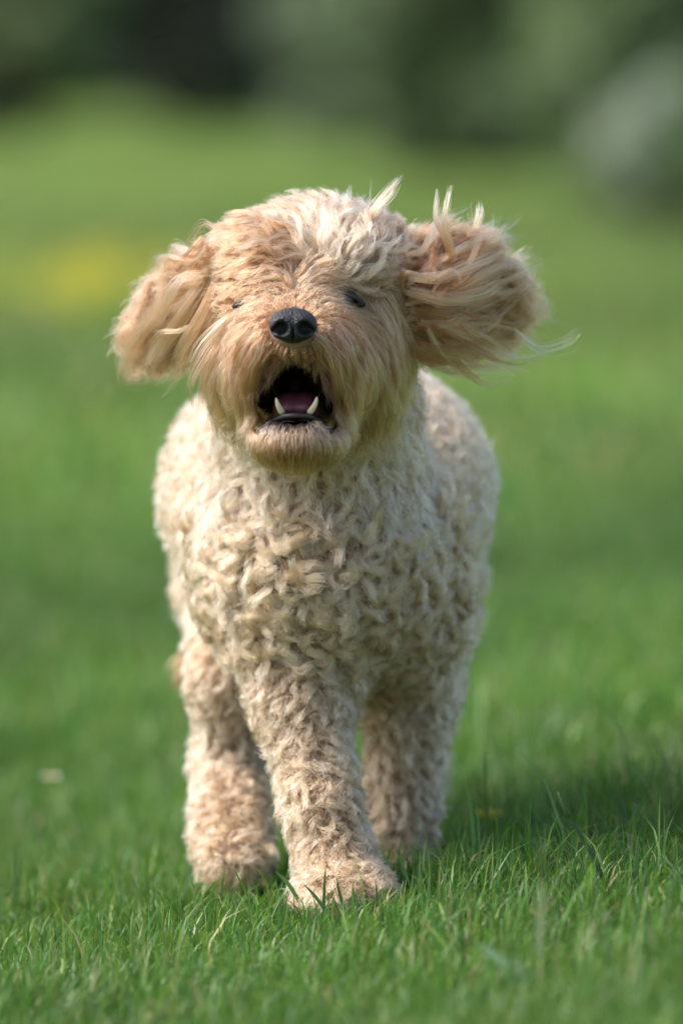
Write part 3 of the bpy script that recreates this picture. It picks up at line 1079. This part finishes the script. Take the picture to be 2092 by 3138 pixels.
# ------------------------------------------------------------------ nose, eyes, mouth
NF = Field()
np0 = P(673, 745, surf(673, 752) - 0.003)
s = PX * 0.98
NF.ell(np0 + np.array([0, 0.004, 4 * s]), (52 * s, 0.018, 34 * s), 'nose')
NF.ell(np0 + np.array([-24 * s, -0.004, -6 * s]), (29 * s, 0.013, 29 * s), 'nose', k=0.006)
NF.ell(np0 + np.array([24 * s, -0.004, -6 * s]), (29 * s, 0.013, 29 * s), 'nose', k=0.006)
NF.ell(np0 + np.array([0, -0.002, -20 * s]), (24 * s, 0.012, 24 * s), 'nose', k=0.006)
NF.ell(np0 + np.array([-27 * s, -0.019, -8 * s]), (17 * s, 0.015, 18 * s), 'nostril', k=0.003, cut=True, rot=euler(0, 0.3, 0))
NF.ell(np0 + np.array([27 * s, -0.019, -8 * s]), (17 * s, 0.015, 18 * s), 'nostril', k=0.003, cut=True, rot=euler(0, -0.3, 0))
NF.ell(np0 + np.array([-44 * s, -0.016, -14 * s]), (14 * s, 0.012, 7 * s), 'nostril', k=0.003, cut=True, rot=euler(0, -0.5, 0))
NF.ell(np0 + np.array([44 * s, -0.016, -14 * s]), (14 * s, 0.012, 7 * s), 'nostril', k=0.003, cut=True, rot=euler(0, 0.5, 0))
NF.ell(np0 + np.array([0, -0.020, -30 * s]), (2.0 * s, 0.012, 26 * s), 'cleft', k=0.003, cut=True)
nv, nq = NF.mesh(np0 - 0.035, np0 + 0.035, 0.0009)
NOSE = principled('nose_leather', (0.009, 0.009, 0.011), 0.46, 0.4, noise=(180, (0.018, 0.016, 0.019)), bump=(620, 0.8, 0.0010))
mesh_obj('nose', nv, nq, NOSE, dog)

EYE = principled('eyeball', (0.010, 0.006, 0.004), 0.12, 0.5)
LID = principled('eyelid', (0.014, 0.010, 0.009), 0.6, 0.3, noise=(200, (0.022, 0.015, 0.013)))


def ball(c, r, rot=None, h=0.001, lid=False):
    F = Field()
    F.ell(c, r, 'ball', rot=rot)
    return F.mesh(np.array(c) - max(r) - 3 * h, np.array(c) + max(r) + 3 * h, h)


for (ex, ey, dep, tilt) in EYES:
    c = P(ex, ey, dep - (0.0062 if ex > 700 else -0.005))
    v, q = ball(c, (0.0075, 0.0070, 0.0070), h=0.0008)
    eye = mesh_obj('eye', v, q, EYE, dog)
    F = Field()
    F.ell(c + np.array([0, -0.001, 0]), (0.0150, 0.0085, 0.0050), 'lid', rot=euler(0, tilt, 0))
    F.ell(c + np.array([0, -0.010, -0.0005]), (0.0095, 0.009, 0.0021), 'gap', rot=euler(0, tilt, 0), k=0.002, cut=True)
    v, q = F.mesh(c - 0.017, c + 0.017, 0.0009)
    mesh_obj('eyelid', v, q, LID, eye)

TOOTH = principled('tooth', (0.60, 0.50, 0.30), 0.3, 0.5, noise=(120, (0.66, 0.58, 0.40)), sss=0.1)
TONGUE = principled('tongue', (0.13, 0.030, 0.042), 0.4, 0.5, noise=(150, (0.095, 0.02, 0.03)), bump=(1200, 0.3, 0.0005))
LIP = principled('lip', (0.022, 0.016, 0.020), 0.4, 0.5, noise=(200, (0.04, 0.028, 0.03)))


def fang(name, base, tip, r, bow):
    base, tip = np.array(base), np.array(tip)
    t = np.linspace(0, 1, 9)
    pts = base + (tip - base) * t[:, None] + np.array(bow) * (np.sin(np.pi * t))[:, None]
    rad = r * np.sqrt(np.clip(1 - t ** 1.5, 0.006, 1))
    v, q, tr = tube(pts, rad, 10)
    return mesh_obj(name, v, [q, tr], TOOTH, dog)


fang('tooth', P(648, 948, -0.084), P(634, 913, -0.088), 0.0027, (-0.0008, -0.0015, 0))
fang('tooth', P(711, 948, -0.084), P(728, 911, -0.088), 0.0027, (0.0012, -0.0015, 0))
TG = Field()
TG.ell(P(663, 934, -0.046), (0.0135, 0.034, 0.0125), 'tongue')
TG.ell(P(699, 934, -0.046), (0.0135, 0.034, 0.0125), 'tongue', k=0.004)
c = P(680, 940, -0.05)
v, q = TG.mesh(c - np.array([.03, .045, .02]), c + np.array([.03, .045, .02]), 0.0014)
mesh_obj('tongue', v, q, TONGUE, dog)
arc = [P(620, 970, -0.060), P(632, 963, -0.074), P(653, 956, -0.088), P(680, 954, -0.093), P(707, 956, -0.088), P(728, 963, -0.074), P(742, 970, -0.060)]
v, q, tr = tube(arc, [0.0012, 0.0020, 0.0023, 0.0023, 0.0023, 0.0020, 0.0012], 9)
mesh_obj('lip', v, [q, tr], LIP, dog)

# ------------------------------------------------------------------ flowers and the few grass stems that stand out
PETAL_W = leaf_mat('white_petal', flat=(0.78, 0.78, 0.74), transl=0.3, gloss=0.02)
PETAL_Y = leaf_mat('yellow_petal', flat=(0.74, 0.64, 0.06), transl=0.3, gloss=0.06)
DISC = principled('flower_disc', (0.70, 0.45, 0.03), 0.8, 0.2, noise=(400, (0.5, 0.3, 0.02)))
STEM = leaf_mat('flower_stem', flat=(0.10, 0.18, 0.04), transl=0.2, gloss=0.04)


def petals(c, n, r, wid, cup, start=0.0):
    V, Q, T = [], [], []
    for i in range(n):
        a = start + i * 2 * math.pi / n
        d = np.array([math.cos(a), math.sin(a), 0]); s_ = np.array([-d[1], d[0], 0]); u = np.array([0, 0, 1.0])
        o = len(V)
        for (t, w) in ((0.15, 0.3), (0.6, 1.0), (0.95, 0.6)):
            p = c + d * r * t + u * r * cup * t * t
            V += [p - s_ * wid * w * .5, p + s_ * wid * w * .5]
        V.append(c + d * r * 1.05 + u * r * cup)
        Q += [(o, o + 1, o + 3, o + 2), (o + 2, o + 3, o + 5, o + 4)]
        T.append((o + 4, o + 5, o + 6))
    return np.array(V), [np.array(Q), np.array(T)]


def flower(kind, top, y, h, label, cat):
    top = np.asarray(top)
    x = top[0] - 0.004
    z = float(ground_z(x, y))
    root = empty(kind, (x, y, z), label, cat, 'small flowers in the grass')
    v, q, t = tube([(x, y, z - .005), (x + .002, y, (z + top[2]) / 2), top], [0.0011, 0.0009, 0.0008], 6)
    mesh_obj('stem', v, [q, t], STEM, root)
    if kind == 'daisy':
        v, f = petals(top, 16, 0.011, 0.0036, 0.15)
        mesh_obj('petals', v, f, PETAL_W, root)
        v, q = ball(top + np.array([0, 0, .001]), (0.0035, 0.0035, 0.002), h=0.0008)
    else:
        v, f = petals(top, 5, 0.012, 0.013, 0.7, 0.4)
        mesh_obj('petals', v, f, PETAL_Y, root)
        v, q = ball(top + np.array([0, 0, .002]), (0.003, 0.003, 0.002), h=0.0008)
    mesh_obj('disc', v, q, DISC, root)


flower('buttercup', P(1122, 1880, 0.40), 0.40, 0.1, 'yellow buttercup out of focus in the grass right of the front paws', 'flower')
flower('daisy', P(118, 1785, 0.95), 0.95, 0.1, 'white daisy out of focus far left of the hind paw', 'flower')
flower('daisy', P(1535, 1772, 0.58), 0.58, 0.1, 'white daisy out of focus at the right edge behind the tall stalk', 'flower')

# the buttercup patch far out in the meadow, left of the head
n = 600
bx = rng.normal((60 - 784) / 13580 * 19.8, 0.30, 11)[rng.integers(0, 11, n)] + rng.normal(0, 0.05, n); by = rng.normal(13.8, 1.0, n)
Vs, Qs, Ts, o_ = [], [], [], 0
for i in range(n):
    v, (q, t) = petals(np.array([bx[i], by[i], float(ground_z(bx[i], by[i])) + rng.uniform(0.06, 0.14)]), 5, 0.014, 0.016, 0.6, rng.random())
    Vs.append(v); Qs.append(q + o_); Ts.append(t + o_); o_ += len(v)
tag(mesh_obj('buttercup_patch', np.concatenate(Vs), [np.concatenate(Qs), np.concatenate(Ts)], PETAL_Y),
    'hazy yellow patch of buttercups in the meadow left of the dog\'s ear', 'flowers', kind='stuff')


def long_blade(name, pts, width, color, label, grp='long grass stems standing above the lawn', head=None):
    g = catmull([P(*q) for q in pts], 12)
    x, y = g[0, 0], g[0, 1]
    root = tag(empty(name, (x, y, float(ground_z(x, y))), label, 'grass', grp), kind='thing')
    t = np.linspace(0, 1, 12)
    w = width * (0.7 + 0.6 * np.sin(np.pi * np.clip(t * 0.9 + 0.1, 0, 1))) * (1 - t ** 5) * 0.5 + 0.0001
    d = unit(np.gradient(g, axis=0))
    s_ = unit(np.cross(d, np.array([0, -1.0, 0.25])))
    nrm = np.cross(s_, d)
    v = np.concatenate([g - s_ * w[:, None], g + nrm * (w * 0.25)[:, None], g + s_ * w[:, None]])
    i = np.arange(11)
    q = np.concatenate([np.stack([i, i + 12, i + 13, i + 1], 1), np.stack([i + 12, i + 24, i + 25, i + 13], 1)])
    mesh_obj('leaf', v, q, leaf_mat('grass_leaf', flat=color, transl=0.45, gloss=0.05), root)
    if head:
        v, qq, tt = tube(catmull([P(*q) for q in head], 8), [0.0006, 0.0016, 0.002, 0.002, 0.002, 0.0018, 0.0012, 0.0004], 6)
        mesh_obj('seed_head', v, [qq, tt], leaf_mat('seed_head', flat=(0.07, 0.12, 0.03), transl=0.2, gloss=0.04), root)


long_blade('grass_stalk', [(1405, 2085, -0.13), (1372, 1990, -0.13), (1325, 1905, -0.13), (1308, 1875, -0.13)], 0.0030, (0.03, 0.075, 0.015),
           'dark thin grass stalk leaning left, tallest right of the dog', head=[(1308, 1877, -0.13), (1293, 1850, -0.13), (1280, 1818, -0.13)])
long_blade('long_grass', [(1334, 2110, -0.16), (1343, 2050, -0.16), (1358, 1980, -0.16)], 0.0085, (0.32, 0.50, 0.04),
           'bright yellow green broad grass blade below the dark stalk')
long_blade('long_grass', [(968, 2140, -0.10), (966, 2060, -0.10), (963, 1980, -0.10)], 0.0036, (0.14, 0.24, 0.06),
           'pale upright grass blade just right of the landing paw')
long_blade('long_grass', [(945, 2040, -0.02), (928, 2000, -0.02), (911, 1955, -0.02)], 0.0022, (0.08, 0.19, 0.04),
           'thin dark grass blade leaning left before the rear front leg')
long_blade('long_grass', [(690, 2075, -0.03), (662, 2030, -0.03), (632, 2000, -0.03)], 0.0026, (0.10, 0.22, 0.04),
           'grass blade leaning left between the hind paw and landing paw')
long_blade('long_grass', [(1300, 2300, -0.50), (1200, 2240, -0.50), (1085, 2160, -0.50)], 0.0085, (0.32, 0.46, 0.22),
           'broad pale grass blade blurred in the near foreground')
long_blade('grass_stalk', [(1238, 2200, -0.55), (1240, 2100, -0.55), (1244, 2010, -0.55)], 0.0045, (0.34, 0.40, 0.18),
           'pale upright grass stalk blurred in the near foreground', head=[(1244, 2015, -0.55), (1245, 1975, -0.55), (1244, 1930, -0.55)])
for k, (a, b, c) in enumerate((((744, 2120), (744, 2060), (748, 1985)), ((760, 2110), (725, 2060), (697, 2030)), ((800, 2115), (782, 2060), (772, 2012)), ((830, 2110), (818, 2070), (808, 2030)), ((866, 2110), (866, 2070), (864, 2030)))):
    long_blade('long_grass', [(*a, -0.085), (*b, -0.085), (*c, -0.085)], 0.0020, (0.06, 0.15, 0.03),
               ['tallest thin dark grass blade in front of the landing paw', 'thin grass blade leaning far left over the landing paw', 'thin grass blade at the middle of the landing paw',
                'short thin grass blade right of the landing paw\'s middle', 'thin upright grass blade at the right toes of the landing paw'][k])
